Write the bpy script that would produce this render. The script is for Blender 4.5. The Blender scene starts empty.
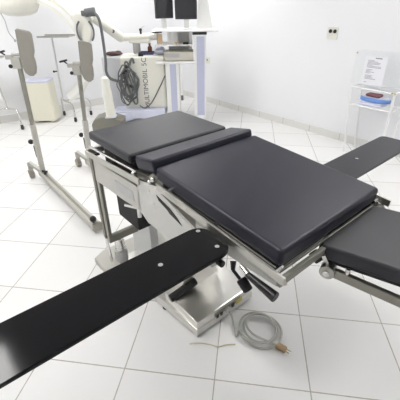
import bpy, bmesh, math, random
from mathutils import Vector, Matrix
random.seed(4)
C = bpy.context.scene.collection
PI = math.pi
YAW = 0.8754                      # direction the back equipment faces
RX, RY = math.cos(YAW), math.sin(YAW)
FX, FY = -math.sin(YAW), math.cos(YAW)
CAMX, CAMY, CAMZ = 1.0112, -1.0049, 1.5832
ZC = 2.8

# ------------------------------------------------------------------ materials
def mat(name, col, rough=.5, metal=0, spec=.5, noise=0, nscale=30, bump=0, bscale=200, trans=0, alpha=1, coat=0, coat_r=.1, ior=1.45):
    m = bpy.data.materials.new(name); m.use_nodes = True
    nt = m.node_tree; b = nt.nodes['Principled BSDF']
    b.inputs['Base Color'].default_value = (*col, 1)
    b.inputs['Roughness'].default_value = rough
    b.inputs['Metallic'].default_value = metal
    b.inputs['Specular IOR Level'].default_value = spec
    b.inputs['Transmission Weight'].default_value = trans
    b.inputs['Alpha'].default_value = alpha
    b.inputs['IOR'].default_value = ior
    b.inputs['Coat Weight'].default_value = coat
    b.inputs['Coat Roughness'].default_value = coat_r
    tc = nt.nodes.new('ShaderNodeTexCoord')
    if noise:
        n = nt.nodes.new('ShaderNodeTexNoise'); n.inputs['Scale'].default_value = nscale; n.inputs['Detail'].default_value = 4
        nt.links.new(tc.outputs['Object'], n.inputs['Vector'])
        mx = nt.nodes.new('ShaderNodeMix'); mx.data_type = 'RGBA'
        mx.inputs[6].default_value = (*[c*(1-noise) for c in col], 1)
        mx.inputs[7].default_value = (*[min(1, c*(1+noise)) for c in col], 1)
        nt.links.new(n.outputs['Fac'], mx.inputs[0]); nt.links.new(mx.outputs[2], b.inputs['Base Color'])
    if bump:
        n2 = nt.nodes.new('ShaderNodeTexNoise'); n2.inputs['Scale'].default_value = bscale; n2.inputs['Detail'].default_value = 3
        nt.links.new(tc.outputs['Object'], n2.inputs['Vector'])
        bp = nt.nodes.new('ShaderNodeBump'); bp.inputs['Strength'].default_value = bump; bp.inputs['Distance'].default_value = .002
        nt.links.new(n2.outputs['Fac'], bp.inputs['Height']); nt.links.new(bp.outputs['Normal'], b.inputs['Normal'])
    return m

def emit(name, col, s):
    m = bpy.data.materials.new(name); m.use_nodes = True
    b = m.node_tree.nodes['Principled BSDF']
    b.inputs['Base Color'].default_value = (.9, .9, .9, 1)
    b.inputs['Emission Color'].default_value = (*col, 1); b.inputs['Emission Strength'].default_value = s
    return m

M = {}
M['vinyl'] = mat('black_vinyl', (.012, .012, .024), .40, noise=.15, nscale=6, bump=.12, bscale=900, spec=.5)
M['vinyl_grey'] = mat('grey_vinyl', (.025, .025, .031), .45, noise=.15, nscale=6, bump=.12, bscale=900, spec=.5)
M['board'] = mat('gloss_black_laminate', (.005, .005, .006), .10, noise=.3, nscale=9, spec=.22)
M['board_matt'] = mat('dull_black_laminate', (.016, .016, .021), .38, noise=.2, nscale=9)
M['steel'] = mat('brushed_steel', (.50, .49, .45), .34, metal=1, noise=.1, nscale=14)
M['base_steel'] = mat('bright_steel', (.66, .65, .62), .30, metal=1, noise=.08, nscale=10)
M['chrome'] = mat('chrome', (.75, .74, .72), .14, metal=1, noise=.05)
M['dull_steel'] = mat('dull_steel', (.33, .32, .28), .45, metal=1, noise=.12, nscale=20)
M['paint'] = mat('light_grey_enamel', (.47, .46, .42), .35, noise=.05, nscale=12)
M['paint_lt'] = mat('pale_enamel', (.56, .55, .52), .35, noise=.04)
M['olive'] = mat('olive_grey_enamel', (.21, .205, .17), .42, noise=.08)
M['label'] = mat('grey_label', (.45, .45, .45), .4, metal=.4, noise=.1)
M['black'] = mat('black_plastic', (.012, .012, .013), .35, noise=.2)
M['rubber'] = mat('dark_rubber', (.03, .03, .032), .6, noise=.2)
M['dark'] = mat('flat_black', (.016, .016, .017), .6, noise=.3)
M['cream'] = mat('cream_enamel', (.74, .73, .66), .38, noise=.03)
M['white'] = mat('white_enamel', (.80, .80, .79), .35, noise=.03)
M['whitegrey'] = mat('pale_grey_enamel', (.66, .67, .70), .4, noise=.04)
M['lav'] = mat('lavender_enamel', (.48, .50, .64), .45, noise=.04)
M['lavpale'] = mat('pale_lavender_plastic', (.62, .64, .76), .45, noise=.04)
M['bin'] = mat('cream_plastic', (.74, .72, .60), .4, noise=.03)
M['taupe'] = mat('taupe_vinyl', (.30, .285, .25), .5, noise=.08, nscale=14, bump=.1, bscale=600)
M['cable'] = mat('grey_cable', (.13, .135, .14), .5, noise=.15)
M['cord'] = mat('pale_grey_cord', (.43, .43, .39), .5, noise=.08)
M['cordy'] = mat('yellowed_cord', (.55, .51, .38), .5, noise=.08)
M['plug'] = mat('tan_plug', (.36, .25, .13), .45, noise=.1)
M['brass'] = mat('brass_pin', (.6, .5, .3), .25, metal=1, noise=.05)
M['screen'] = mat('dark_screen', (.035, .035, .04), .2, noise=.1)
M['bezel'] = mat('charcoal_plastic', (.022, .022, .024), .4, noise=.1)
M['beige'] = mat('beige_plastic', (.55, .53, .46), .45, noise=.05)
M['amber'] = mat('amber_glass', (.13, .035, .012), .15, noise=.2)
M['tan'] = mat('tan_card', (.62, .45, .30), .6, noise=.1)
M['gold'] = mat('gold_cap', (.65, .45, .15), .3, metal=.6, noise=.05)
M['paper'] = mat('white_paper', (.80, .80, .84), .8, noise=.01)
M['ink'] = mat('grey_ink', (.30, .30, .33), .8, noise=.1)
M['inkd'] = mat('dark_lettering', (.09, .09, .11), .5, noise=.1)
M['blue'] = mat('blue_plastic', (.16, .30, .66), .45, noise=.12, nscale=40)
M['maroon'] = mat('maroon_cloth', (.20, .085, .10), .8, noise=.25, nscale=60)
M['plate'] = mat('cream_outlet_plastic', (.72, .71, .64), .45, noise=.03)
M['hole'] = mat('socket_black', (.01, .01, .01), .5, noise=.1)
M['lamp'] = emit('lamp_diffuser', (1, .99, .97), 12.0)

def nmath(nt, op, a, b=None):
    n = nt.nodes.new('ShaderNodeMath'); n.operation = op
    for i, v in enumerate((a, b)):
        if v is None: continue
        if isinstance(v, (int, float)): n.inputs[i].default_value = v
        else: nt.links.new(v, n.inputs[i])
    return n.outputs[0]

def acrylic():
    m = bpy.data.materials.new('clear_acrylic'); m.use_nodes = True
    nt = m.node_tree; nt.nodes.remove(nt.nodes['Principled BSDF'])
    o = nt.nodes['Material Output']
    t = nt.nodes.new('ShaderNodeBsdfTransparent'); t.inputs['Color'].default_value = (.995, .998, .997, 1)
    g = nt.nodes.new('ShaderNodeBsdfGlossy'); g.inputs['Roughness'].default_value = .08
    f = nt.nodes.new('ShaderNodeTexNoise'); f.inputs['Scale'].default_value = 3
    f = type('o', (), {'outputs': {'Fac': nmath(nt, 'ADD', nmath(nt, 'MULTIPLY', f.outputs['Fac'], .01), .015)}})
    x = nt.nodes.new('ShaderNodeMixShader')
    nt.links.new(f.outputs['Fac'], x.inputs['Fac']); nt.links.new(t.outputs['BSDF'], x.inputs[1])
    nt.links.new(g.outputs['BSDF'], x.inputs[2]); nt.links.new(x.outputs['Shader'], o.inputs['Surface'])
    return m
M['acrylic'] = acrylic()

def floor_mat():
    m = bpy.data.materials.new('white_floor_tiles'); m.use_nodes = True
    nt = m.node_tree; b = nt.nodes['Principled BSDF']
    tc = nt.nodes.new('ShaderNodeTexCoord')
    mp = nt.nodes.new('ShaderNodeMapping'); mp.inputs['Rotation'].default_value = (0, 0, -math.radians(42))
    nt.links.new(tc.outputs['Object'], mp.inputs['Vector'])
    s = nt.nodes.new('ShaderNodeSeparateXYZ'); nt.links.new(mp.outputs['Vector'], s.inputs['Vector'])
    wob = nt.nodes.new('ShaderNodeTexNoise'); wob.inputs['Scale'].default_value = 40; wob.inputs['Detail'].default_value = 3
    nt.links.new(tc.outputs['Object'], wob.inputs['Vector'])
    ds, cells = [], []
    for k in ('X', 'Y'):
        u = nmath(nt, 'ADD', nmath(nt, 'DIVIDE', s.outputs[k], .45), 100)
        fr = nmath(nt, 'FRACT', u)
        cells.append(nmath(nt, 'FLOOR', u))
        ds.append(nmath(nt, 'MINIMUM', fr, nmath(nt, 'SUBTRACT', 1, fr)))
    d = nmath(nt, 'MINIMUM', ds[0], ds[1])
    # grout line with slightly ragged edge
    w = nmath(nt, 'ADD', nmath(nt, 'MULTIPLY', wob.outputs['Fac'], .006), .0035)
    g = nmath(nt, 'LESS_THAN', d, w)
    cx = nt.nodes.new('ShaderNodeCombineXYZ'); nt.links.new(cells[0], cx.inputs['X']); nt.links.new(cells[1], cx.inputs['Y'])
    wn = nt.nodes.new('ShaderNodeTexWhiteNoise'); nt.links.new(cx.outputs['Vector'], wn.inputs['Vector'])
    tile = nt.nodes.new('ShaderNodeMix'); tile.data_type = 'RGBA'
    tile.inputs[6].default_value = (.735, .73, .72, 1); tile.inputs[7].default_value = (.775, .77, .765, 1)
    nt.links.new(wn.outputs['Value'], tile.inputs[0])
    dn = nt.nodes.new('ShaderNodeTexNoise'); dn.inputs['Scale'].default_value = 5; dn.inputs['Detail'].default_value = 5
    nt.links.new(tc.outputs['Object'], dn.inputs['Vector'])
    gr = nt.nodes.new('ShaderNodeMix'); gr.data_type = 'RGBA'
    gr.inputs[6].default_value = (.30, .265, .21, 1); gr.inputs[7].default_value = (.52, .50, .47, 1)
    nt.links.new(dn.outputs['Fac'], gr.inputs[0])
    mx = nt.nodes.new('ShaderNodeMix'); mx.data_type = 'RGBA'
    nt.links.new(g, mx.inputs[0]); nt.links.new(tile.outputs[2], mx.inputs[6]); nt.links.new(gr.outputs[2], mx.inputs[7])
    nt.links.new(mx.outputs[2], b.inputs['Base Color'])
    nt.links.new(nmath(nt, 'ADD', nmath(nt, 'MULTIPLY', g, .4), .34), b.inputs['Roughness'])
    b.inputs['Specular IOR Level'].default_value = .4
    return m
M['floor'] = floor_mat()

def skirting_mat(axis, off):
    m = bpy.data.materials.new('skirting_tiles_' + axis.lower()); m.use_nodes = True
    nt = m.node_tree; b = nt.nodes['Principled BSDF']
    tc = nt.nodes.new('ShaderNodeTexCoord'); s = nt.nodes.new('ShaderNodeSeparateXYZ')
    nt.links.new(tc.outputs['Object'], s.inputs['Vector'])
    fr = nmath(nt, 'FRACT', nmath(nt, 'ADD', nmath(nt, 'DIVIDE', s.outputs[axis], .45), 100 + off))
    g = nmath(nt, 'LESS_THAN', fr, .016)
    mx = nt.nodes.new('ShaderNodeMix'); mx.data_type = 'RGBA'
    mx.inputs[6].default_value = (.70, .695, .67, 1); mx.inputs[7].default_value = (.45, .43, .38, 1)
    nt.links.new(g, mx.inputs[0]); nt.links.new(mx.outputs[2], b.inputs['Base Color'])
    b.inputs['Roughness'].default_value = .4
    return m
M['wall'] = mat('white_wall_paint', (.81, .815, .835), .55, noise=.012, nscale=2, bump=.03, bscale=60)
M['ceil'] = mat('white_ceiling_paint', (.82, .82, .82), .8, noise=.01, nscale=3)

# ------------------------------------------------------------------ mesh tools
class MB:
    def __init__(self): self.bm = bmesh.new()
    def _merge(self, t, mtx=None):
        if mtx is not None: bmesh.ops.transform(t, matrix=mtx, verts=t.verts)
        me = bpy.data.meshes.new('tmp'); t.to_mesh(me); t.free()
        self.bm.from_mesh(me); bpy.data.meshes.remove(me); return self
    def box(self, c, s, rot=None, bev=0, seg=2):
        t = bmesh.new(); bmesh.ops.create_cube(t, size=1)
        bmesh.ops.scale(t, vec=s, verts=t.verts)
        if bev: bmesh.ops.bevel(t, geom=t.edges[:], offset=bev, segments=seg, profile=.5, affect='EDGES')
        m = Matrix.Translation(c)
        if rot is not None: m = m @ rot.to_4x4()
        return self._merge(t, m)
    def bar(self, a, b, w, h, bev=0, up=Vector((0, 0, 1))):   # rectangular bar from a to b; w sideways, h along up
        a, b = Vector(a), Vector(b); x = (b - a).normalized(); y = up.cross(x).normalized(); z = x.cross(y)
        r = Matrix((x, y, z)).transposed()
        return self.box((a + b)/2, ((b - a).length, w, h), r, bev)
    def cyl(self, a, b, r, r2=None, seg=20, bev=0):
        a, b = Vector(a), Vector(b); d = b - a
        t = bmesh.new(); bmesh.ops.create_cone(t, cap_ends=True, segments=seg, radius1=r, radius2=r if r2 is None else r2, depth=d.length)
        if bev:
            ed = [e for e in t.edges if len([f for f in e.link_faces if len(f.verts) > 4]) == 1]
            bmesh.ops.bevel(t, geom=ed, offset=bev, segments=2, profile=.5, affect='EDGES')
        q = d.to_track_quat('Z', 'Y').to_matrix().to_4x4()
        return self._merge(t, Matrix.Translation((a + b)/2) @ q)
    def sphere(self, c, r, s=(1, 1, 1), seg=16):
        t = bmesh.new(); bmesh.ops.create_uvsphere(t, u_segments=seg, v_segments=seg//2 + 2, radius=r)
        bmesh.ops.scale(t, vec=s, verts=t.verts)
        return self._merge(t, Matrix.Translation(c))
    def lathe(self, prof, c=(0, 0, 0), seg=24, mtx=None):
        t = bmesh.new(); rings = []
        for r, z in prof:
            rings.append([t.verts.new((r*math.cos(2*PI*k/seg), r*math.sin(2*PI*k/seg), z)) for k in range(seg)])
        for i in range(len(rings) - 1):
            for k in range(seg):
                t.faces.new((rings[i][k], rings[i][(k+1) % seg], rings[i+1][(k+1) % seg], rings[i+1][k]))
        t.faces.new(rings[0][::-1]); t.faces.new(rings[-1])
        bmesh.ops.recalc_face_normals(t, faces=t.faces)
        return self._merge(t, Matrix.Translation(c) @ (mtx or Matrix.Identity(4)))
    def prism(self, poly, h, mtx=None, bev=0, seg=2):   # poly in local XY, extruded to z=h
        t = bmesh.new()
        lo = [t.verts.new((x, y, 0)) for x, y in poly]; hi = [t.verts.new((x, y, h)) for x, y in poly]
        n = len(poly)
        t.faces.new(lo[::-1]); t.faces.new(hi)
        for i in range(n): t.faces.new((lo[i], lo[(i+1) % n], hi[(i+1) % n], hi[i]))
        bmesh.ops.recalc_face_normals(t, faces=t.faces)
        if bev:
            ed = [e for e in t.edges if any(len(f.verts) == n and n > 4 for f in e.link_faces)] if n > 4 else t.edges[:]
            bmesh.ops.bevel(t, geom=ed, offset=bev, segments=seg, profile=.5, affect='EDGES')
        return self._merge(t, mtx)
    def tube(self, pts, r, seg=10, smooth=6, closed=False):
        P = [Vector(p) for p in pts]
        if smooth and len(P) > 2:
            Q = []
            for i in range(len(P) - 1):
                p0, p1, p2, p3 = P[max(i-1, 0)], P[i], P[i+1], P[min(i+2, len(P)-1)]
                for k in range(smooth):
                    t = k/smooth
                    Q.append(.5*((2*p1) + (p2-p0)*t + (2*p0-5*p1+4*p2-p3)*t*t + (3*p1-p0-3*p2+p3)*t**3))
            Q.append(P[-1]); P = Q
        t = bmesh.new(); rings = []; up = Vector((.13, .21, .97))
        for i, p in enumerate(P):
            d = (P[min(i+1, len(P)-1)] - P[max(i-1, 0)]).normalized()
            a = d.cross(up)
            if a.length < 1e-3: a = d.cross(Vector((1, 0, 0)))
            a.normalize(); b = d.cross(a); up = a.cross(d)
            rings.append([t.verts.new(p + r*(math.cos(2*PI*k/seg)*a + math.sin(2*PI*k/seg)*b)) for k in range(seg)])
        for i in range(len(rings) - 1):
            for k in range(seg):
                t.faces.new((rings[i][k], rings[i][(k+1) % seg], rings[i+1][(k+1) % seg], rings[i+1][k]))
        t.faces.new(rings[0][::-1]); t.faces.new(rings[-1])
        bmesh.ops.recalc_face_normals(t, faces=t.faces)
        return self._merge(t)
    def done(self, name, m, parent=None, label=None, loc=None, rotz=0, kind=None):
        for f in self.bm.faces: f.smooth = True
        for e in self.bm.edges:
            if len(e.link_faces) == 2 and e.calc_face_angle(0) > .6: e.smooth = False
        me = bpy.data.meshes.new(name); self.bm.to_mesh(me); self.bm.free()
        me.materials.append(m); o = bpy.data.objects.new(name, me); C.objects.link(o)
        wn = o.modifiers.new('even_normals', 'WEIGHTED_NORMAL'); wn.keep_sharp = True; wn.weight = 100
        if parent: o.parent = parent
        if loc: o.location = loc
        if rotz: o.rotation_euler.z = rotz
        if label: o['label'] = label
        if kind: o['kind'] = kind
        return o

def tag(o, label, cat, group=None):
    o['label'] = label; o['category'] = cat
    if group: o['group'] = group
    return o
def thing(name, label, cat, loc=(0, 0, 0), rotz=0, group=None):
    o = bpy.data.objects.new(name, None); C.objects.link(o); o.empty_display_size = .1
    o.location = loc; o.rotation_euler = (0, 0, rotz)
    return tag(o, label, cat, group)
def B(c, s, name, m, parent=None, **k):
    bev = k.pop('bev', 0); rot = k.pop('rot', None)
    return MB().box(c, s, rot, bev).done(name, m, parent, **k)
def back(r, f, z=0):    # a place given by distance sideways and away from where the photographer stood
    return (CAMX + r*RX + f*FX, CAMY + r*RY + f*FY, z)
XZ = lambda y: Matrix(((1, 0, 0, 0), (0, 0, -1, y), (0, 1, 0, 0), (0, 0, 0, 1)))   # local XY -> world XZ, extrude to -Y

# ------------------------------------------------------------------ room
X0, X1, Y0, Y1 = -4.77, 2.9, -3.4, 3.06
def struct(o): o['kind'] = 'structure'; return o
struct(B(((X0+X1)/2, (Y0+Y1)/2, -.05), (X1-X0+.4, Y1-Y0+.4, .1), 'floor', M['floor']))
fl = bpy.data.objects['floor']
# floor mesh is centred on the world origin in its own coordinates (tile joint crosses at the origin)
struct(B((X0-.05, (Y0+Y1)/2, ZC/2), (.1, Y1-Y0, ZC), 'wall_left', M['wall']))
struct(B(((X0+X1)/2, Y1+.05, ZC/2), (X1-X0+.2, .1, ZC), 'wall_right', M['wall']))
struct(B((X1+.05, (Y0+Y1)/2, ZC/2), (.1, Y1-Y0, ZC), 'wall_back', M['wall']))
struct(B(((X0+X1)/2, Y0-.05, ZC/2), (X1-X0+.2, .1, ZC), 'wall_front', M['wall']))
struct(B(((X0+X1)/2, (Y0+Y1)/2, ZC+.05), (X1-X0+.2, Y1-Y0+.2, .1), 'ceiling', M['ceil']))
struct(B((X0+.006, (Y0+Y1)/2, .055), (.012, Y1-Y0, .11), 'baseboard_left', skirting_mat('Y', .2)))
struct(B(((X0+X1)/2, Y1-.006, .046), (X1-X0-.024, .012, .092), 'baseboard_right', skirting_mat('X', .31)))

def ceiling_light(x, y, sx, sy, where, s=None):
    t = thing('ceiling_light', where, 'ceiling light', (x, y, ZC), 0, 'ceiling lights')
    f = MB()
    for dx in (-1, 1): f.box((dx*sx/2, 0, -.03), (.03, sy+.03, .06), None, .004)
    for dy in (-1, 1): f.box((0, dy*sy/2, -.03), (sx-.03, .03, .06), None, .004)
    f.done('frame', M['white'], t)
    B((0, 0, -.02), (sx-.03, sy-.03, .03), 'diffuser', s or M['lamp'], t)
ceiling_light(-.75, -1.25, 1.6, .34, 'white ceiling light box above the near arm board')
ceiling_light(-3.5, -.6, .34, 1.6, 'white ceiling light box above the two leg holder stands')
ceiling_light(-3.3, 1.9, 1.5, .34, 'white ceiling light box above the monitor cart')
ceiling_light(.5, 1.7, 1.5, .34, 'white ceiling light box above the far arm board')

def outlet(x, z, w, h, holes, label):
    t = thing('wall_outlet', label, 'outlet', (x, Y1, z))
    B((0, -.006, 0), (w, .012, h), 'cover_plate', M['plate'], t, bev=.003)
    for hx, hz, r in holes:
        MB().cyl((hx, -.0115, hz), (hx, -.016, hz), r, seg=18).done('socket', M['hole'], t)
outlet(-1.38, 1.225, .135, .125, ((-.028, .022, .021), (.03, .022, .021)), 'cream double wall outlet with two round black sockets high on wall')
outlet(-3.60, .70, .10, .10, ((-.01, .005, .012),), 'small white wall outlet low on the wall beside the monitor cart')

# ------------------------------------------------------------------ operating table
YC = -.034                       # centre line
T = thing('operating_table', 'operating table with black padded sections on a stainless steel column and base', 'operating table', (0, 0, 0))
def pad(name, x0, z0, x1, z1, y0, y1, th, m, label=None, bev=.014):
    a, b = Vector((x0, (y0+y1)/2, z0)), Vector((x1, (y0+y1)/2, z1))
    x = (b-a).normalized(); z = x.cross(Vector((0, 1, 0))); r = Matrix((x, Vector((0, 1, 0)), z)).transposed()
    return MB().box((a+b)/2 - z*th/2, ((b-a).length, y1-y0, th), r, bev, 3).done(name, m, T, label)
YL, YR = YC-.30, YC+.30
pad('head_pad', -.70, .990, -.268, .990, YL-.012, YR-.008, .048, M['vinyl_grey'], 'grey-black head cushion, flat')
pad('bridge_pad', -.245, .991, -.092, 1.020, YL, YR, .062, M['vinyl'], 'narrow raised cushion between head and seat cushions')
pad('seat_pad', -.078, .995, .576, .952, YL, YR, .064, M['vinyl'], 'large black seat cushion', bev=.016)

def frame_beam(name, m, p, w, h, sides=(-1, 1), bev=.003, lab=None):
    for s in sides:
        mb = MB()
        for (x0, z0, x1, z1, dy) in p: mb.bar((x0, YC+s*dy, z0), (x1, YC+s*dy, z1), w, h, bev)
        mb.done(name, m, T, lab)
# base plates under the cushions
mb = MB(); mb.bar((-.695, YC, .934), (-.275, YC, .934), .57, .014)
mb.done('head_plate', M['dark'], T)
mb = MB(); mb.bar((-.235, YC, .922), (-.10, YC, .942), .55, .02); mb.done('bridge_plate', M['dull_steel'], T)
mb = MB(); mb.bar((-.06, YC, .922), (.562, YC, .881), .575, .010); mb.done('seat_plate', M['dark'], T)
# frame tubes just under each cushion
frame_beam('frame_tube', M['chrome'], [(-.72, .898, -.22, .928, .309)], .012, .013)
frame_beam('frame_tube', M['chrome'], [(-.05, .926, .580, .882, .309)], .010, .012)
# side rails with standoffs
for s in (-1, 1):
    h = MB().bar((-.735, YC+s*.330, .862), (-.17, YC+s*.330, .902), .010, .030, .003).done('side_rail', M['steel'], T)
    for x, z in ((-.66, .868), (-.46, .882), (-.24, .898)): MB().cyl((x, YC+s*.332, z), (x, YC+s*.285, z), .008).done('standoff', M['chrome'], h)
    h = MB().bar((-.03, YC+s*.330, .938), (.615, YC+s*.330, .886), .010, .030, .003).done('side_rail', M['steel'], T)
    for x, z in ((.03, .933), (.30, .911), (.57, .889)): MB().cyl((x, YC+s*.332, z), (x, YC+s*.285, z), .008).done('standoff', M['chrome'], h)
# end cross member below the seat cushion, with its lip
MB().bar((.592, YC-.325, .862), (.592, YC+.325, .862), .016, .030, .003).done('end_beam', M['olive'], T)
MB().bar((.572, YC-.30, .878), (.572, YC+.30, .878), .010, .010, .002).done('end_lip', M['dull_steel'], T)
MB().bar((-.725, YC-.325, .868), (-.725, YC+.325, .868), .022, .034, .003).done('end_beam', M['steel'], T)
# hinge bolts in the gap between the bridge and seat cushions
for x, z in ((-.235, .915), (-.10, .925), (-.075, .945)): MB().sphere((x, YC-.318, z), .011).done('hinge_bolt', M['chrome'], T)
for s in (-1, 1):
    MB().prism([(-.245, .89), (-.02, .90), (-.03, .945), (-.10, .958), (-.14, .93), (-.235, .925)], .02, XZ(YC + s*.29 + .01), .002).done('hinge_bracket', M['dull_steel'], T)
# side cheek plates
for s in (-1, 1):
    y = YC + s*.318 + (.008 if s < 0 else .008)
    pl = MB().prism([(-.665, .845), (-.675, .712), (-.36, .722), (-.185, .738), (-.19, .862)], .014, XZ(y), .003).done('head_cheek_plate', M['paint'], T)
    if s < 0:
        MB().prism([(-.425, .812), (-.418, .758), (-.245, .766), (-.25, .818)], .002, XZ(y-.0142)).done('rating_plate', M['label'], pl, 'blank grey rating plate')
    pl2 = MB().prism([(-.20, .895), (-.215, .74), (-.14, .70), (.12, .70), (.235, .775), (.235, .83), (.10, .868), (-.03, .918), (-.10, .915)], .012, XZ(y-.002 if s < 0 else y+.002), .003).done('hinge_cheek_plate', M['paint_lt'], T)
    if s < 0:
        MB().prism([(-.045, .888), (-.03, .868), (.03, .850), (.045, .840), (.125, .822), (.10, .842), (.05, .866)], .002, XZ(y-.0142)).done('slot', M['hole'], pl2)
        for x, z in ((-.1, .885), (-.07, .835)): MB().cyl((x, y-.011, z), (x, y-.018, z), .007).done('screw', M['chrome'], pl2)
    MB().prism([(.20, .818), (.58, .835), (.612, .862), (.60, .874), (.20, .900)], .012, XZ(y+.004 if s < 0 else y-.004), .003).done('seat_cheek_plate', M['paint'], T)
    if s < 0:
        MB().prism([(.53, .846), (.55, .848), (.55, .862), (.53, .861)], .002, XZ(y-.0082)).done('maker_mark', M['label'], T)
# boxes filling the space under the top, black at the head end
mb = MB().box((-.40, YC, .80), (.56, .50, .18), None, .01)
mb.box((-.515, YC-.01, .60), (.23, .46, .26), None, .01)
mb.done('underside_box', M['dark'], T)
MB().box((.18, YC, .81), (.62, .48, .12), None, .01).done('underside_box', M['dull_steel'], T)
MB().cyl((-.56, YC-.27, .665), (-.44, YC-.20, .70), .011).done('crank_pin', M['chrome'], T)
MB().cyl((-.50, YC-.25, .60), (-.28, YC-.22, .655), .010).cyl((-.36, YC-.245, .66), (-.36, YC-.245, .59), .012).done('crank_linkage', M['chrome'], T)
# upright frame under the head end
for s in (-1, 1):
    u = MB().bar((-.735, YC+s*.305, .855), (-.735, YC+s*.305, .27), .016, .030, .003, Vector((1, 0, 0)))
    u.done('upright', M['olive'], T)
    MB().bar((-.665, YC+s*.305, .855), (-.665, YC+s*.305, .28), .020, .022, .003, Vector((1, 0, 0))).done('upright', M['olive'], T)
    MB().box((-.700, YC+s*.300, .57), (.056, .006, .56)).done('upright_panel', M['paint'], T)
    MB().tube([(-.735, YC+s*.305, .28), (-.745, YC+s*.30, .24), (-.745, YC+s*.29, .05)], .010, smooth=4).done('strut', M['chrome'], T)
MB().bar((-.685, YC-.31, .285), (-.685, YC+.31, .285), .030, .05, .003).done('cross_bar', M['olive'], T)
MB().prism([(-.76, .06), (-.52, .06), (-.52, .36), (-.55, .40), (-.76, .40)], .26, XZ(.12), .006).done('transformer_box', M['white'], T, 'white box on the base below the head end')
# column
mb = MB().box((-.28, YC+.01, .43), (.24, .27, .72), None, .008)
mb.done('column', M['base_steel'], T)
MB().box((-.28, YC+.01, .69), (.30, .33, .16), None, .01).done('column_sleeve', M['paint_lt'], T)
MB().box((-.155, YC-.02, .30), (.016, .10, .16), None, .004).done('column_cover', M['paint'], T)
# base
mb = MB()
mb.prism([(-.74, -.285), (-.28, -.275), (.068, -.248), (.068, .185), (-.28, .23), (-.74, .24)], .052, Matrix.Translation((0, 0, .012)), .006)
mb.done('base', M['base_steel'], T)
MB().prism([(-.235, -.245), (.064, -.245), (.064, .180), (-.235, .180)], .100, Matrix.Translation((0, 0, .012)), .012).done('control_box', M['base_steel'], T)
MB().prism([(-.86, -.40), (-.70, -.40), (-.62, -.33), (-.60, .30), (-.70, .38), (-.86, .38), (-.90, .30), (-.90, -.32)], .055, Matrix.Translation((0, 0, .004)), .015, 3).done('cross_foot', M['paint'], T)
for x, y in ((.03, -.21), (.03, .15), (-.22, -.25)): MB().cyl((x, y, 0), (x, y, .014), .022).done('rubber_foot', M['rubber'], T)
# sockets on the end face of the control box
e = .0645
cp = MB().box((e, -.02, .062), (.004, .20, .06), None, .001).done('socket_panel', M['dull_steel'], T)
MB().box((e+.003, -.10, .06), (.008, .018, .022), None, .002).done('switch', M['black'], cp)
MB().box((e+.003, -.07, .06), (.008, .018, .022), None, .002).done('switch', M['black'], cp)
MB().cyl((e, -.025, .062), (e+.012, -.025, .062), .018).done('round_socket', M['paint_lt'], cp)
MB().box((e+.003, .02, .065), (.008, .022, .03), None, .002).done('switch', M['black'], cp)
MB().box((e+.002, .07, .066), (.004, .05, .03)).done('yellow_label', mat('warning_yellow', (.55, .47, .12), .5, noise=.1), cp)
# jack on the cross foot
j = MB().cyl((-.715, -.262, .058), (-.715, -.262, .150), .043, bev=.006, seg=28).done('levelling_jack', M['label'], T)
MB().cyl((-.715, -.262, .150), (-.715, -.262, .238), .034, bev=.004, seg=28).cyl((-.715, -.262, .165), (-.715, -.262, .175), .036, seg=28).done('jack_head', M['chrome'], j)
MB().cyl((-.715, -.262, .2375), (-.715, -.262, .244), .014, seg=6).done('jack_bolt', M['dark'], j)
# black pedal against the base
p = MB().cyl((-.165, -.255, .115), (-.150, -.075, .155), .024, bev=.008).done('foot_pedal', M['black'], T)
MB().bar((-.24, -.20, .05), (-.17, -.19, .125), .03, .012, .003).done('pedal_arm', M['dull_steel'], p)
# levers under the seat section
lv = MB().cyl((.385, -.325, .835), (.46, -.357, .818), .006).cyl((.44, -.354, .822), (.475, -.360, .815), .011).done('lever', M['chrome'], T)
MB().cyl((.468, -.360, .816), (.592, -.361, .804), .010, .018, bev=.004).done('lever_grip', M['black'], lv)
lv = MB().cyl((.385, -.335, .80), (.40, -.350, .775), .011, .007).cyl((.40, -.350, .777), (.452, -.352, .755), .006).done('lever', M['rubber'], T)
MB().cyl((.440, -.352, .768), (.478, -.352, .738), .019, .018, bev=.006).done('lever_grip', M['black'], lv)
MB().cyl((.555, -.125, .835), (.590, -.125, .812), .017, bev=.005).done('tilt_knob', M['black'], T)
# leg section: swung out about 18 degrees
LA = math.radians(17.5)
L = Vector((math.cos(LA), math.sin(LA), 0)); N = Vector((-math.sin(LA), math.cos(LA), 0))
P0 = Vector((.578, -.135, .882))
RL = Matrix((L, N, Vector((0, 0, 1)))).transposed()
ctr = P0 + L*.36 + N*.185
MB().box(ctr - Vector((0, 0, .027)), (.72, .37, .054), RL, .014, 3).done('leg_pad', M['vinyl_grey'], T, 'lower grey-black leg cushion beyond the seat cushion')
MB().box(ctr - Vector((0, 0, .060)), (.69, .35, .012), RL).done('leg_plate', M['dark'], T)
a = P0 + L*.045 + N*.0 - Vector((0, 0, .088))
SL = Vector((0, 0, -.075))
MB().bar(a, a + L*.70 + SL, .020, .034, .004).done('leg_rail', M['dull_steel'], T)
b = a + N*.36
MB().bar(b, b + L*.70 + SL, .020, .034, .004).done('leg_rail', M['dull_steel'], T)
for k in (.06, .26, .50):
    for q in (a, b): MB().cyl(q + (L*.7+SL)*(k/.7) + Vector((0, 0, .012)), q + L*k + Vector((0, 0, .032)), .008).done('rail_stud', M['chrome'], T)
rl = MB().cyl(a - N*.020, a + N*.022, .026, bev=.004, seg=28).done('rail_roller', M['steel'], T)
MB().cyl(a - N*.0195, a - N*.026, .011).done('roller_screw', M['chrome'], rl)
MB().cyl((.60, -.135, .855), a + Vector((-.005, .005, .01)), .009).done('hinge_arm', M['chrome'], T)
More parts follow.
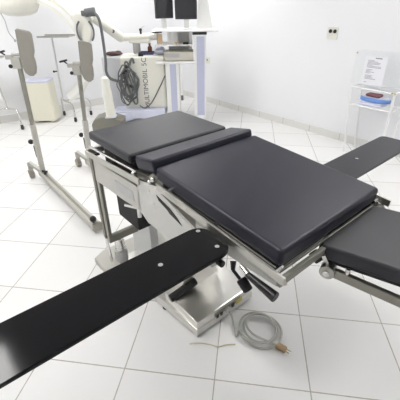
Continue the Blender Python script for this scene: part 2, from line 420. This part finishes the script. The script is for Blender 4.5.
MB().bar((.60, .14, .86), (.655, .17, .80), .03, .012, .002).done('hinge_arm', M['steel'], T)

# ------------------------------------------------------------------ arm boards
def round_rect(x0, x1, y0, y1, r0, r1, n=6):   # r0 at the low-y end, r1 at the high-y end
    P = []
    for cx, cy, r, a0 in ((x1-r0, y0+r0, r0, -PI/2), (x1-r1, y1-r1, r1, 0), (x0+r1, y1-r1, r1, PI/2), (x0+r0, y0+r0, r0, PI)):
        for k in range(n+1):
            t = a0 + PI/2*k/n; P.append((cx + r*math.cos(t), cy + r*math.sin(t)))
    return P
def arm_board(label, y0, y1, r0, r1, m, screws, s):
    t = thing('arm_board', label, 'arm board', (.33, YC + s*.34, 0))
    ox, oy = -.33, -(YC + s*.34)
    MB().prism(round_rect(.251+ox, .424+ox, y0+oy, y1+oy, r0, r1), .014, Matrix.Translation((0, 0, .886)), .003).done('board', m, t)
    for x, y in screws: MB().cyl((x+ox, y+oy, .8995), (x+ox, y+oy, .9025), .0075, seg=18).cyl((x+ox, y+oy, .9020), (x+ox, y+oy, .9035), .004, seg=6).done('screw', M['chrome'], t)
    c = MB().box((0, s*.03, .852), (.10, .05, .068), None, .004)
    c.box((0, s*.10, .868), (.05, .16, .034), None, .004)
    c = c.done('clamp', M['paint'], t)
    MB().cyl((.05, s*.03, .835), (.075, s*.03, .835), .012, bev=.003).done('clamp_knob', M['black'], c)
arm_board('glossy black arm board reaching towards the left edge of the photo', -1.16, -.368, .03, .055, M['board'], ((.279, -.404), (.383, -.412), (.337, -.599)), -1)
arm_board('dull black arm board reaching out on the far side of the table', .30, 1.00, .03, .03, M['board_matt'], ((.30, .335), (.365, .335), (.325, .575)), 1)

# ------------------------------------------------------------------ leg holder stands
def stand(label, bx, by, tx, ty, tz, beam_x, s):
    t = thing('leg_holder_stand', label, 'leg holder stand', (bx, by, 0), 0, 'leg holder stands at the head end')
    top = Vector((tx-bx, ty-by, tz)); base = Vector((0, 0, .06)); d = top - base
    at = lambda k: base + d*k
    MB().bar(at(0), at(.50), .05, .045, .006, Vector((0, 1, 0))).done('post_sleeve', M['paint'], t)
    MB().cyl(at(.45), at(1.0), .020).done('post', M['dull_steel'], t)
    kn = MB().cyl(at(.33) + Vector((-.01, -.0, 0)), at(.33) + Vector((-.055, -.03, 0)), .006).done('clamp_screw', M['chrome'], t)
    MB().sphere(at(.33) + Vector((-.06, -.034, 0)), .024).done('clamp_knob', M['black'], kn)
    MB().box(at(.24) + Vector((-.030, -.016, 0)), (.012, .02, .12), None, .003).done('slot', M['rubber'], t)
    # floor beam
    L_ = beam_x - bx
    bmb = MB().bar((-.06, 0, .065), (L_, 0, .065), .066, .05, .004)
    bmb = bmb.done('floor_beam', M['paint'], t)
    MB().bar((.05, 0, .0905), (L_-.02, 0, .0905), .022, .004).done('beam_groove', M['dull_steel'], bmb)
    MB().box((L_+.012, 0, .06), (.03, .07, .07), None, .005).done('beam_end', M['dull_steel'], bmb)
    MB().cyl((L_-.02, -.01, .089), (L_-.02, -.01, .105), .008).sphere((L_-.02, -.01, .122), .025).done('beam_knob', M['black'], bmb)
    MB().cyl((L_-.04, 0, .0), (L_-.04, 0, .042), .022).done('rubber_foot', M['rubber'], bmb)
    MB().cyl((.08, 0, .088), (.08, 0, .115), .012).box((.08, 0, .122), (.06, .018, .02), Matrix.Rotation(.6, 3, 'Z'), .004).done('wing_nut', M['rubber'], bmb)
    # caster on an outrigger
    c = MB().bar((-.02, 0, .085), (-.14, -.075, .17), .04, .03, .004).bar((-.13, -.075, .175), (-.135, -.075, .085), .045, .016, .003, Vector((1, 0, 0))).done('caster_arm', M['paint'], t)
    w = MB().cyl((-.14, -.102, .045), (-.14, -.056, .045), .045, bev=.006, seg=26).done('wheel', M['taupe'], c)
    MB().cyl((-.14, -.106, .045), (-.14, -.052, .045), .020).done('wheel_hub', M['brass'], w)
    # clamp at the top
    cl = MB()
    R_ = Vector((RX, RY, 0)); F_ = Vector((FX, FY, 0)); fr = Matrix((R_, F_, Vector((0, 0, 1)))).transposed()
    cl.box(at(.99) - R_*.012, (.075, .06, .085), fr, .008)
    cl.box(at(1.02) - R_*.065 + Vector((0, 0, .012)), (.06, .03, .035), fr, .005)
    cl.cyl(at(1.02) - R_*.04 + Vector((0, 0, .03)), at(1.02) + R_*.07 + Vector((0, 0, .03)), .013)
    cl = cl.done('top_clamp', M['paint'], t)
    a_ = at(1.02) - R_*.125 + Vector((0, 0, .05))
    MB().cyl(at(1.02) - R_*.085 + Vector((0, 0, .02)), a_, .006).bar(a_ - R_*.035 - Vector((0, 0, .008)), a_ + R_*.035 + Vector((0, 0, .008)), .018, .016, .003).done('clamp_handle', M['rubber'], cl)
    MB().sphere(at(.985) - R_*.055 - F_*.035 - Vector((0, 0, .015)), .016).done('clamp_bolt', M['rubber'], cl)
    # padded leg rest, seen nearly face on
    KS = .83
    prof = [(-.078, .21), (-.060, .222), (.045, .214), (.064, .198), (.072, .11), (.074, .04), (.066, .010), (.060, -.012), (.072, -.05), (.078, -.12), (.070, -.165), (.040, -.192), (.008, -.196), (-.030, -.172), (-.056, -.115), (-.066, -.03)]
    prof = [(x*KS, y*KS) for x, y in prof]
    m = Matrix(((R_.x, 0, -F_.x, 0), (R_.y, 0, -F_.y, 0), (0, 1, 0, 0), (0, 0, 0, 1))) @ Matrix.Rotation(-.13, 4, 'Z')
    o = at(1.0) + R_*.085 + F_*.01 + Vector((0, 0, .05))
    MB().prism(prof, .034, Matrix.Translation(o) @ m, .012, 3).done('leg_rest', M['taupe'], t)
    MB().prism([(x*.9, y*.95) for x, y in prof], .01, Matrix.Translation(o + F_*.0105) @ m).done('leg_rest_shell', M['dull_steel'], t)
    return t
stand('grey leg holder stand with taupe leg rest, standing apart from the table', -2.42, -.22, -2.20, -.23, 1.165, -1.20, -1)
stand('grey leg holder stand with taupe leg rest, partly behind the head cushion', -2.36, .26, -2.24, .27, 1.045, -1.10, 1)

# ------------------------------------------------------------------ C-arm x-ray machine
ca = thing('mobile_c_arm', 'cream mobile c-arm x-ray machine with hanging grey cables and lettered body', 'x-ray machine', back(-.8, 5.0), YAW)
def l(r, f, z): return (r + .8, f - 5.0, z)
MB().box(l(-.775, 5.22, .565), (.62, .42, .71), None, .03, 3).done('body', M['cream'], ca)
MB().box(l(-1.20, 5.34, .50), (.34, .40, .80), None, .025, 3).done('side_housing', M['whitegrey'], ca)
MB().box(l(-.72, 5.215, .915), (.30, .28, .03), None, .006).done('top_panel', M['whitegrey'], ca)
# base slab, wheels, rail
MB().box(l(-.86, 5.16, .15), (.74, .50, .13), None, .02).done('base_slab', M['lavpale'], ca)
MB().bar(l(-1.00, 5.05, .13), l(-1.30, 4.60, .13), .20, .12, .02).done('base_rail', M['lavpale'], ca)
for r in (-1.1, -.62):
    MB().cyl(l(r-.02, 5.25, .085), l(r+.02, 5.25, .085), .085, bev=.01).done('wheel', M['rubber'], ca)
# grey curved wheel cover with cream post
mb = MB().prism([(-.20, .0), (-.20, .10), (-.15, .17), (-.05, .20), (.10, .19), (.22, .15), (.22, 0)], .26, Matrix(((1, 0, 0, .8-1.25), (0, 0, -1, -.40+.13), (0, 1, 0, .045), (0, 0, 0, 1))), .02)
mb.done('wheel_cover', M['olive'], ca)
MB().cyl(l(-1.26, 4.58, .04), l(-1.20, 4.58, .04), .04).done('wheel', M['rubber'], ca)
MB().box(l(-1.175, 4.50, .25), (.14, .13, .022), Matrix.Rotation(-.06, 3, 'Y'), .008).done('post_collar', M['lavpale'], ca)
t_ = Matrix.Translation(l(-1.175, 4.50, .25)) @ Matrix.Rotation(-.03, 4, 'Y')
MB().lathe([(.066, 0), (.064, .05), (.058, .30), (.054, .46), (.046, .49), (.026, .505)], (0, 0, 0), 28, t_).done('cream_post', M['cream'], ca)
# column and horizontal arm
mb = MB()
for dx in (-.028, .028): mb.cyl(l(-.855+dx, 5.15, .94), l(-.855+dx, 5.15, 1.14), .022)
mb.done('lift_column', M['steel'], ca)
MB().box(l(-.855, 5.16, 1.05), (.10, .05, .20), None, .006).done('column_back', M['label'], ca)
MB().cyl(l(-1.04, 5.12, 1.145), l(-.53, 5.16, 1.155), .046, bev=.008, seg=28).box(l(-.80, 5.15, 1.105), (.30, .10, .06), None, .015).done('carriage_arm', M['cream'], ca)
MB().cyl(l(-1.062, 5.12, 1.145), l(-1.03, 5.12, 1.145), .050, seg=28).done('arm_collar', M['beige'], ca)
MB().cyl(l(-.775, 5.12, 1.19), l(-.775, 5.12, 1.225), .014).sphere(l(-.775, 5.12, 1.24), .02).done('lock_knob', M['black'], ca)
MB().tube([l(-.775, 5.12, 1.245), l(-.75, 5.12, 1.275), l(-.715, 5.12, 1.285)], .004, smooth=4).done('knob_lever', M['chrome'], ca)
MB().cyl(l(-1.05, 5.11, 1.15), l(-1.33, 4.92, 1.40), .062, .056, seg=24, bev=.006).sphere(l(-1.05, 5.11, 1.148), .056).done('swing_arm', M['cream'], ca)
MB().cyl(l(-1.12, 5.01, 1.235), l(-1.12, 4.99, 1.235), .022).done('arm_button', M['cable'], ca)
MB().box(l(-1.16, 5.02, 1.275), (.05, .01, .03), Matrix.Rotation(.72, 3, 'Y'), .003).done('arm_label', M['lavpale'], ca)
# the C: arc round a centre, in a plane facing the room
cr, cz, R0 = -2.13, .985, .655
arc = []
nA = 40
def arcbm(a0, a1, rin, rout, f0, f1):
    poly = []
    for k in range(nA+1):
        a = math.radians(a0 + (a1-a0)*k/nA); poly.append((rout*math.cos(a), rout*math.sin(a)))
    for k in range(nA, -1, -1):
        a = math.radians(a0 + (a1-a0)*k/nA); poly.append((rin*math.cos(a), rin*math.sin(a)))
    return MB().prism(poly, f1-f0, Matrix(((1, 0, 0, cr+.8), (0, 0, -1, f1-5.0), (0, 1, 0, cz), (0, 0, 0, 1))), 0)
arcbm(-62, 112, R0-.055, R0+.055, 4.84, 4.93).done('arc', M['cream'], ca)
arcbm(-62, 112, R0-.020, R0+.020, 4.83, 4.84).done('arc_track', M['white'], ca)
MB().prism([(-1.525, 1.16), (-1.50, 1.12), (-1.40, 1.12), (-1.375, 1.16), (-1.33, 1.36), (-1.36, 1.43), (-1.50, 1.46), (-1.60, 1.42)], .09, Matrix(((1, 0, 0, .8), (0, 0, -1, 4.92-5.0), (0, 1, 0, 0), (0, 0, 0, 1))), .02, 3).done('arc_carrier', M['cream'], ca)
mb = MB().cyl(l(-1.40, 4.80, 1.455), l(-1.27, 4.84, 1.468), .045, .050, bev=.012).box(l(-1.40, 4.79, 1.452), (.07, .06, .06), None, .012)
mb.done('joint_motor', M['cable'], ca)
for s_ in (-1, 1):
    pts = [l(-1.425 + s_*.105*math.cos(math.radians(a)), 4.80, 1.25 + .14*math.sin(math.radians(a))) for a in (-50, -30, -10, 10, 30, 55)]
    MB().tube(pts, .012, smooth=4).done('grip_handle', M['cable'], ca)
mb = MB()
mb.lathe([(.05, -.02), (.13, -.012), (.22, .03), (.255, .09), (.262, .16), (.262, .46), (.24, .48)], l(-2.24, 4.88, 1.445), 36)
mb.done('image_intensifier', M['cream'], ca)
MB().tube([l(-2.46, 4.86, 1.46), l(-2.43, 4.85, 1.38), l(-2.42, 4.85, 1.25), l(-2.37, 4.85, 1.16)], .006, smooth=5).sphere(l(-2.365, 4.85, 1.15), .016).done('hanging_lead', M['label'], ca)
MB().cyl(l(-1.83, 4.86, 1.615), l(-1.75, 4.86, 1.625), .03).done('arc_stop', M['label'], ca)
# cables
MB().tube([l(-1.28, 4.80, 1.46), l(-1.225, 4.78, 1.38), l(-1.21, 4.77, 1.15), l(-1.215, 4.77, .90), l(-1.225, 4.77, .76), l(-1.19, 4.82, .67), l(-1.10, 4.90, .62), l(-1.02, 4.96, .60)], .018, smooth=8).done('cable', M['cable'], ca)
mb = MB()
random.seed(11)
for k in range(9):
    ox, oz = random.uniform(-.05, .05), random.uniform(-.05, .05)
    a, b_ = random.uniform(.05, .125), random.uniform(.17, .29)
    tl, ph = random.uniform(-.5, .5), random.uniform(0, 6)
    pts = []
    for i in range(15):
        u, v = a*math.cos(2*PI*i/14 + ph)*(1 + .18*math.sin(2*i + k)), b_*math.sin(2*PI*i/14 + ph)
        pts.append(l(-.975+ox + u*math.cos(tl*.5) - v*math.sin(tl*.5)*.6, 4.97 - .014*k + .012*math.sin(3*i + k), .56+oz + v))
    mb.tube(pts, random.choice((.007, .009, .012)), smooth=4, seg=8)
mb.done('cable_coil', M['cable'], ca)
MB().box(l(-.99, 4.93, .78), (.04, .06, .09), None, .01).box(l(-1.03, 4.92, .72), (.05, .05, .07), Matrix.Rotation(.5, 3, 'Y'), .01).box(l(-.95, 4.91, .55), (.10, .04, .035), Matrix.Rotation(.4, 3, 'Y'), .01).done('cable_hook', M['rubber'], ca)
MB().tube([l(-.88, 4.96, .84), l(-.90, 4.96, .90), l(-.93, 4.96, .86), l(-.96, 4.95, .78)], .016, smooth=6).done('cable', M['cable'], ca)
MB().tube([l(-.86, 4.97, .26), l(-.78, 4.96, .23), l(-.68, 4.96, .31), l(-.55, 4.97, .52), l(-.47, 4.98, .67)], .009, smooth=8).done('cable', M['cable'], ca)
# lettering, running up the body
zt = .215
for word in ('MULTIMOBIL', '5C'):
    fc = bpy.data.curves.new('lettering', 'FONT'); fc.body = word; fc.size = .095; fc.extrude = .001
    fo = bpy.data.objects.new('word_curve', fc); C.objects.link(fo)
    lm = bpy.data.meshes.new_from_object(fo.evaluated_get(bpy.context.evaluated_depsgraph_get()))
    bpy.data.objects.remove(fo); bpy.data.curves.remove(fc)
    lm.materials.clear(); lm.materials.append(M['inkd'])
    lo_ = bpy.data.objects.new('lettering', lm); C.objects.link(lo_); lo_.parent = ca
    lo_.location = l(-.72, 5.008, zt); lo_.rotation_euler = (PI/2, -PI/2, 0)
    zt += max(v.co.x for v in lm.vertices) + .035
# things on top of the machine
t = thing('storage_tray', 'dark blue tray on top of the lettered x-ray body', 'tray', back(-.725, 5.16, .930), YAW)
MB().box((0, 0, .006), (.20, .16, .012), None, .003).box((0, -.075, .018), (.20, .01, .03), None, .002).box((0, .075, .018), (.20, .01, .03), None, .002).done('tray', mat('navy_plastic', (.06, .07, .13), .4, noise=.1), t)
t = thing('medicine_bottle', 'small brown glass bottle standing in the dark blue tray', 'bottle', back(-.672, 5.15, .943), YAW)
MB().lathe([(.026, 0), (.030, .004), (.030, .075), (.014, .098), (.013, .112)], seg=20).done('bottle_body', M['amber'], t)
MB().cyl((0, 0, .112), (0, 0, .128), .016).done('cap', M['maroon'], t)
t = thing('hand_switch', 'small black hand switch on the front edge of the x-ray body', 'switch', back(-.79, 5.042, .921), YAW)
MB().box((0, 0, .014), (.07, .04, .028), None, .006).done('switch_case', M['black'], t)
t = thing('cloth_bundle', 'dark brown bundle lying on the grey side housing', 'bundle', back(-1.21, 5.28, .90), YAW)
MB().sphere((0, 0, .028), .03, (4.2, 2, 1)).sphere((.06, .01, .036), .03, (1.7, 1.5, 1)).done('bundle_cloth', mat('brown_cloth', (.09, .05, .045), .8, noise=.3), t)

# ------------------------------------------------------------------ monitor cart
mc = thing('monitor_cart', 'white monitor cart with pale blue column panels in the room corner', 'cart', back(-.17, 5.0), YAW)
def k(r, f, z): return (r + .17, f - 5.0, z)
def col(r0, r1, ztop, w):
    c = MB().box(k((r0+r1)/2, 5.10, ztop/2+.04), (r1-r0, .30, ztop-.08), None, .008).done('column', M['white'], mc)
    B(k((r0+r1)/2+.012, 4.9485, ztop/2+.05), (w, .006, ztop-.14), 'column_panel', M['lav'], c, bev=.002)
col(-.066, .105, 1.185, .105)
col(-.455, -.27, .845, .085)
for r in (.02, -.36):
    MB().box(k(r, 5.2, .09), (.09, .74, .05), None, .01).done('foot_beam', M['white'], mc)
    for f in (4.9, 5.5):
        w = MB().cyl(k(r-.016, f, .04), k(r+.016, f, .04), .04, bev=.005).done('wheel', M['rubber'], mc)
        MB().cyl(k(r, f, .045), k(r, f, .066), .014).done('caster_stem', M['steel'], w)
B(k(-.17, 5.20, 1.232), (.875, .56, .020), 'top_shelf', M['white'], mc, bev=.008)
B(k(.02, 5.12, 1.198), (.19, .34, .028), 'column_cap', M['rubber'], mc, bev=.006)
MB().prism([k(r, f, 0)[:2] for r, f in ((-.58, 4.93), (-.02, 4.93), (-.02, 5.41), (-.455, 5.41), (-.455, 4.995), (-.58, 4.995))], .026, Matrix.Translation((0, 0, .833)), .005).done('lower_shelf', M['white'], mc)
B(k(-.33, 5.16, 1.060), (.50, .40, .016), 'middle_shelf', M['white'], mc, bev=.004)
MB().box(k(-.56, 5.34, 1.146), (.022, .02, .158)).done('shelf_support', M['white'], mc)
MB().box(k(-.10, 5.34, 1.04), (.022, .02, .366)).done('shelf_support', M['white'], mc)
MB().box(k(-.27, 5.33, 1.04), (.30, .02, .366)).done('back_panel', M['white'], mc)
MB().box(k(-.575, 4.96, 1.222), (.04, .05, .024), None, .004).box(k(-.515, 4.93, 1.222), (.09, .02, .018), None, .003).done('shelf_clip', M['rubber'], mc)
MB().prism([(-.02, 1.243), (.20, 1.243), (.105, 1.72), (.02, 1.72)], .05, Matrix(((1, 0, 0, .17), (0, 0, -1, .28), (0, 1, 0, 0), (0, 0, 0, 1))), .006).done('cable_mast', M['white'], mc)
def monitor(label, r, f, w, h, z, turn):
    t = thing('monitor', label, 'monitor', back(r, f, 1.242), YAW + turn, 'monitors on the cart')
    MB().box((0, .02, z+h/2-1.242), (w, .06, h), None, .008).done('monitor_case', M['bezel'], t)
    MB().box((0, -.0105, z+h/2-1.242), (w-.035, .003, h-.04)).done('screen', M['screen'], t)
    MB().box((0, .04, (z-1.242)/2+.03), (.07, .03, z-1.242+.05), None, .005).done('stem', M['white'], t)
    MB().box((0, .03, .006), (.16, .15, .012), None, .005).done('foot', M['white'], t)
monitor('black monitor on the cart, narrower and turned aside', -.435, 5.12, .245, .36, 1.372, .55)
monitor('black monitor on the cart, wider and facing the room', -.155, 5.05, .285, .36, 1.362, -.08)
# things on the cart shelves
t = thing('video_recorder', 'beige box recorder on the lower shelf of the cart', 'recorder', back(-.26, 5.08, .859), YAW)
MB().box((0, .03, .063), (.40, .30, .110), None, .008).done('case', M['beige'], t)
MB().box((-.09, -.1215, .075), (.20, .003, .05)).done('front_panel', M['label'], t)
for x in (-.15, .15): MB().box((x, 0, .004), (.03, .03, .008)).done('rubber_foot', M['rubber'], t)
t = thing('paper_roll', 'white cylindrical roll standing on the middle shelf of the cart', 'roll', back(-.335, 5.12, 1.068), YAW)
MB().lathe([(.062, 0), (.065, .004), (.065, .146), (.062, .150)], seg=26).done('roll_body', M['white'], t)
t = thing('carton', 'tan carton at the open end of the middle shelf', 'carton', back(-.515, 5.06, 1.068), YAW)
MB().box((0, 0, .06), (.062, .06, .12), None, .003).done('carton_body', M['tan'], t)
MB().box((-.034, 0, .065), (.005, .05, .11)).done('carton_flap', M['cable'], t)
t = thing('pill_cup', 'tiny gold cup on the front of the middle shelf', 'cup', back(-.30, 5.01, 1.068), YAW)
MB().lathe([(.012, 0), (.02, .026), (.017, .027), (.012, .006)], seg=16).done('cup_body', M['gold'], t)
t = thing('cable_adapter', 'small black adapter at the front edge of the middle shelf', 'adapter', back(-.165, 4.985, 1.068), YAW)
MB().box((0, 0, .013), (.075, .04, .026), None, .005).done('adapter_case', M['black'], t)
t = thing('folded_drape', 'pale lavender folded drape between the x-ray body and the cart', 'drape', back(-.545, 5.27, .930), YAW)
MB().box((0, 0, .025), (.145, .22, .05), None, .015, 3).box((.0, 0, .06), (.12, .19, .03), Matrix.Rotation(.1, 3, 'Z'), .012, 3).done('drape_cloth', M['lavpale'], t)

# white pole standing in the corner
t = thing('drip_pole', 'slim white pole with dark foot standing behind the cart', 'pole', back(-.305, 6.30), YAW)
MB().cyl((0, 0, .05), (0, 0, 1.12), .022).done('pole', M['white'], t)
MB().cyl((0, 0, 0), (0, 0, .09), .026).done('foot', M['cable'], t)

# ------------------------------------------------------------------ instrument stands and bin
def mayo(label, r, f, tr0, tr1, pole, ztray, feet, knob):
    t = thing('instrument_stand', label, 'instrument stand', back(r, f), YAW, 'wheeled instrument stands by the left wall')
    (p0, p1) = pole
    mb = MB().bar((tr0, .03, ztray), (tr1, .03, ztray), .28, .008, .003)
    for yy in (-.11, .17): mb.bar((tr0, yy, ztray+.010), (tr1, yy, ztray+.010), .008, .016)
    mb.done('tray', M['steel'], t)
    MB().cyl(p0, p1, .013).done('pole', M['chrome'], t)
    q = Vector(p0).lerp(Vector(p1), .48)
    MB().cyl(q, q + Vector((-.05, -.02, 0)), .008).sphere(q + Vector((-.05, -.02, 0)), .016).done('height_knob', M['black'], t)
    for ft in feet:
        m_ = MB().tube([p0, (ft[0]*.35+p0[0]*.65, ft[1]*.35+p0[1]*.65, p0[2]+.0), (ft[0]*.85+p0[0]*.15, ft[1]*.85+p0[1]*.15, p0[2]-.005), (ft[0], ft[1], p0[2]-.09), (ft[0], ft[1], .07)], .013, smooth=6).done('leg', M['chrome'], t)
        MB().cyl((ft[0]-.014, ft[1], .028), (ft[0]+.014, ft[1], .028), .028, bev=.004).box((ft[0], ft[1], .056), (.036, .024, .03), None, .005).done('caster', M['rubber'], m_)
mayo('wheeled steel instrument stand between the cream bin and the x-ray machine', -2.0, 5.2, -.18, .255, ((-.07, .06, .28), (-.045, .06, 1.155)), 1.162, ((.13, -.13), (.27, .22), (-.16, .22)), 0)
mayo('wheeled steel instrument stand cut off at the left edge of the photo', -2.72, 4.78, -.22, .10, ((.0, .06, .28), (-.06, .06, .935)), .942, ((.19, -.04), (-.14, -.10)), 0)
t = thing('waste_bin', 'cream plastic waste bin with a pale lavender rim against the left wall', 'bin', back(-2.36, 5.16), YAW)
mb = MB(); prof = []
mb.prism(round_rect(-.155, .205, -.13, .13, .03, .03), .56, Matrix.Translation((0, 0, .03)), .008)
mb.done('bin_body', M['bin'], t)
MB().prism(round_rect(-.165, .21, -.14, .14, .04, .04), .03, Matrix.Translation((0, 0, .585)), .012).done('rim_liner', M['lavpale'], t)
for x, y in ((-.10, -.06), (.13, -.06), (0, .09)): MB().box((x, y, .016), (.05, .05, .032), None, .006).done('bin_foot', M['beige'], t)

# ------------------------------------------------------------------ display stand on the right
ds = thing('display_stand', 'white metal stand holding clear trays against the right wall', 'stand', (-.68, 2.84, 0))
def d(x, y, z): return (x+.68, y-2.84, z)
for y in (2.745, 2.995):
    for x0, x1 in ((-.868, -.79), (-.395, -.385)):
        o = MB().tube([d(x0, y, .75), d(x1, y, .012)], .011).done('leg', M['white'], ds)
        MB().cyl(d(x1, y, 0), d(x1, y, .03), .015).done('rubber_tip', M['white'], o)
mb = MB()
for z, xa, xb in ((.74, -.867, -.395), (.555, -.847, -.392)):
    for y in (2.745, 2.995): mb.cyl(d(xa, y, z), d(xb, y, z), .009)
    for x in (xa, xb): mb.cyl(d(x, 2.745, z), d(x, 2.995, z), .009)
mb.done('frame_rail', M['white'], ds)
B(d(-.631, 2.87, .752), (.49, .26, .006), 'top_shelf', M['acrylic'], ds, label='clear upper shelf')
B(d(-.6195, 2.87, .567), (.45, .24, .006), 'lower_shelf', M['acrylic'], ds, label='clear lower shelf')
for x in (-.42, -.395): MB().sphere(d(x, 2.732, .745), .011).done('latch', M['brass'], ds)
# clear box
ab = thing('acrylic_box', 'large clear acrylic box on top of the white stand', 'box', (-.64, 2.93, .756))
def pane(c, s): return B(c, s, 'panel', M['acrylic'], ab)
pane((0, -.08, .165), (.60, .006, .33)); pane((0, .08, .165), (.60, .006, .33))
pane((-.297, 0, .165), (.006, .154, .33)); pane((.297, 0, .165), (.006, .154, .33)); pane((0, 0, .333), (.60, .166, .006))
for x in (-.285, .285): MB().sphere((x, -.085, .318), .008).done('corner_screw', M['brass'], ab)
nt_ = thing('printed_notice', 'white printed notice sheet on the front of the clear box', 'notice', (-.725, 2.846, .775))
MB().box((.02, 0, .135), (.235, .002, .285)).done('sheet', M['paper'], nt_)
mb = MB(); random.seed(5)
mb.box((.045, -.0015, .262), (.07, .001, .011))
z = .238
for n_ in (.07, .11, .14, .13, .06, .15, .155, 0, .07, .05, .09, .05, 0, .08, .07, .09, .12, 0, 0, .03):
    if n_: mb.box((-.065 + n_/2, -.0015, z), (n_, .001, .0045))
    z -= .0115
mb.done('printed_lines', M['ink'], nt_)
t = thing('folded_sheet', 'pale lavender folded sheet under the blue tray on the white stand', 'sheet', (-.635, 2.83, .571))
MB().box((0, 0, .012), (.26, .17, .024), None, .010, 3).box((.01, .005, .030), (.24, .15, .018), None, .008, 3).done('sheet_folds', M['lavpale'], t)
t = thing('blue_tray', 'blue plastic kidney tray on the lower shelf of the white stand', 'tray', (-.615, 2.84, .611))
MB().prism([(.165*math.cos(a), .085*math.sin(a)) for a in [2*PI*i/28 for i in range(28)]], .04, None, .012, 3).done('tray_body', M['blue'], t)
MB().prism([(.15*math.cos(a), .055*math.sin(a)) for a in [2*PI*i/28 for i in range(28)]], .004, Matrix.Translation((0, 0, .0395))).done('tray_liner', M['lavpale'], t)
t = thing('cloth_pack', 'small maroon folded cloth pack lying on the blue tray', 'cloth', (-.645, 2.86, .654))
MB().box((0, 0, .016), (.16, .10, .030), None, .016, 3).done('pack', M['maroon'], t)

# ------------------------------------------------------------------ power cord on the floor
pc = thing('power_cord', 'pale grey power cord coiled on the floor beside the table base', 'power cord', (.25, .05, 0))
cx, cy = .255, .045
pts = [(.085, -.025, .062), (.115, -.03, .03), (.15, -.055, .008), (.20, -.085, .008)]
random.seed(3)
nloop = 3.15
N_ = 44
for i in range(N_+1):
    a = -2.2 + nloop*2*PI*i/N_
    r = .108 + .014*math.sin(a*.61 + 1) - .009*i/N_*2
    pts.append((cx + r*1.02*math.cos(a) + .012*math.sin(a*.37), cy + r*.98*math.sin(a) - .008*math.cos(a*.5), .008 + .011*(i/N_*nloop) + .003*math.sin(2.3*a)))
e_ = pts[-1]
pts += [(.355, .02, .020), (.378, .035, .012)]
MB().tube([(x-.25, y-.05, z) for x, y, z in pts], .0058, smooth=5).done('cable', M['cord'], pc)
pl = MB().box((.405-.25, .042-.05, .013), (.055, .034, .024), Matrix.Rotation(.25, 3, 'Z'), .006).done('plug', M['plug'], pc)
for s in (-.008, .008): MB().cyl((.430-.25, .048-.05+s, .013), (.452-.25, .053-.05+s, .013), .0024, seg=8).done('pin', M['brass'], pl)
gc = thing('earth_lead', 'thin yellowed lead trailing from under the table base to the coil', 'lead', (.1, -.15, 0))
MB().tube([(-.02, -.16, .02-.0), (.0, -.11, .004), (.04, -.075, .004), (.08, -.05, .004), (.10, -.01, .004), (.13, .03, .004)], .0035, smooth=6).done('wire', M['cordy'], gc)

# ------------------------------------------------------------------ camera, light, view
cam = bpy.data.cameras.new('camera'); co = bpy.data.objects.new('camera', cam); C.objects.link(co)
cam.sensor_width = 36; cam.sensor_fit = 'HORIZONTAL'; cam.lens = 340.14/400*36; cam.clip_start = .02
pitch, roll = .5325, -.0119
fw = Vector((-math.sin(YAW)*math.cos(pitch), math.cos(YAW)*math.cos(pitch), -math.sin(pitch)))
rt = Vector((math.cos(YAW), math.sin(YAW), 0)); up = rt.cross(fw)
rt2 = math.cos(roll)*rt + math.sin(roll)*up; up2 = -math.sin(roll)*rt + math.cos(roll)*up
co.matrix_world = Matrix((rt2, up2, -fw)).transposed().to_4x4()
co.location = (CAMX, CAMY, CAMZ)
S = bpy.context.scene; S.camera = co
w = bpy.data.worlds.new('world'); S.world = w; w.use_nodes = True
w.node_tree.nodes['Background'].inputs['Color'].default_value = (.9, .95, 1, 1)
w.node_tree.nodes['Background'].inputs['Strength'].default_value = .3
S.view_settings.view_transform = 'Standard'; S.view_settings.look = 'None'
S.view_settings.exposure = 1.15; S.view_settings.gamma = 1
S.cycles.use_denoising = True
S.cycles.max_bounces = 10; S.cycles.diffuse_bounces = 6; S.cycles.transparent_max_bounces = 16
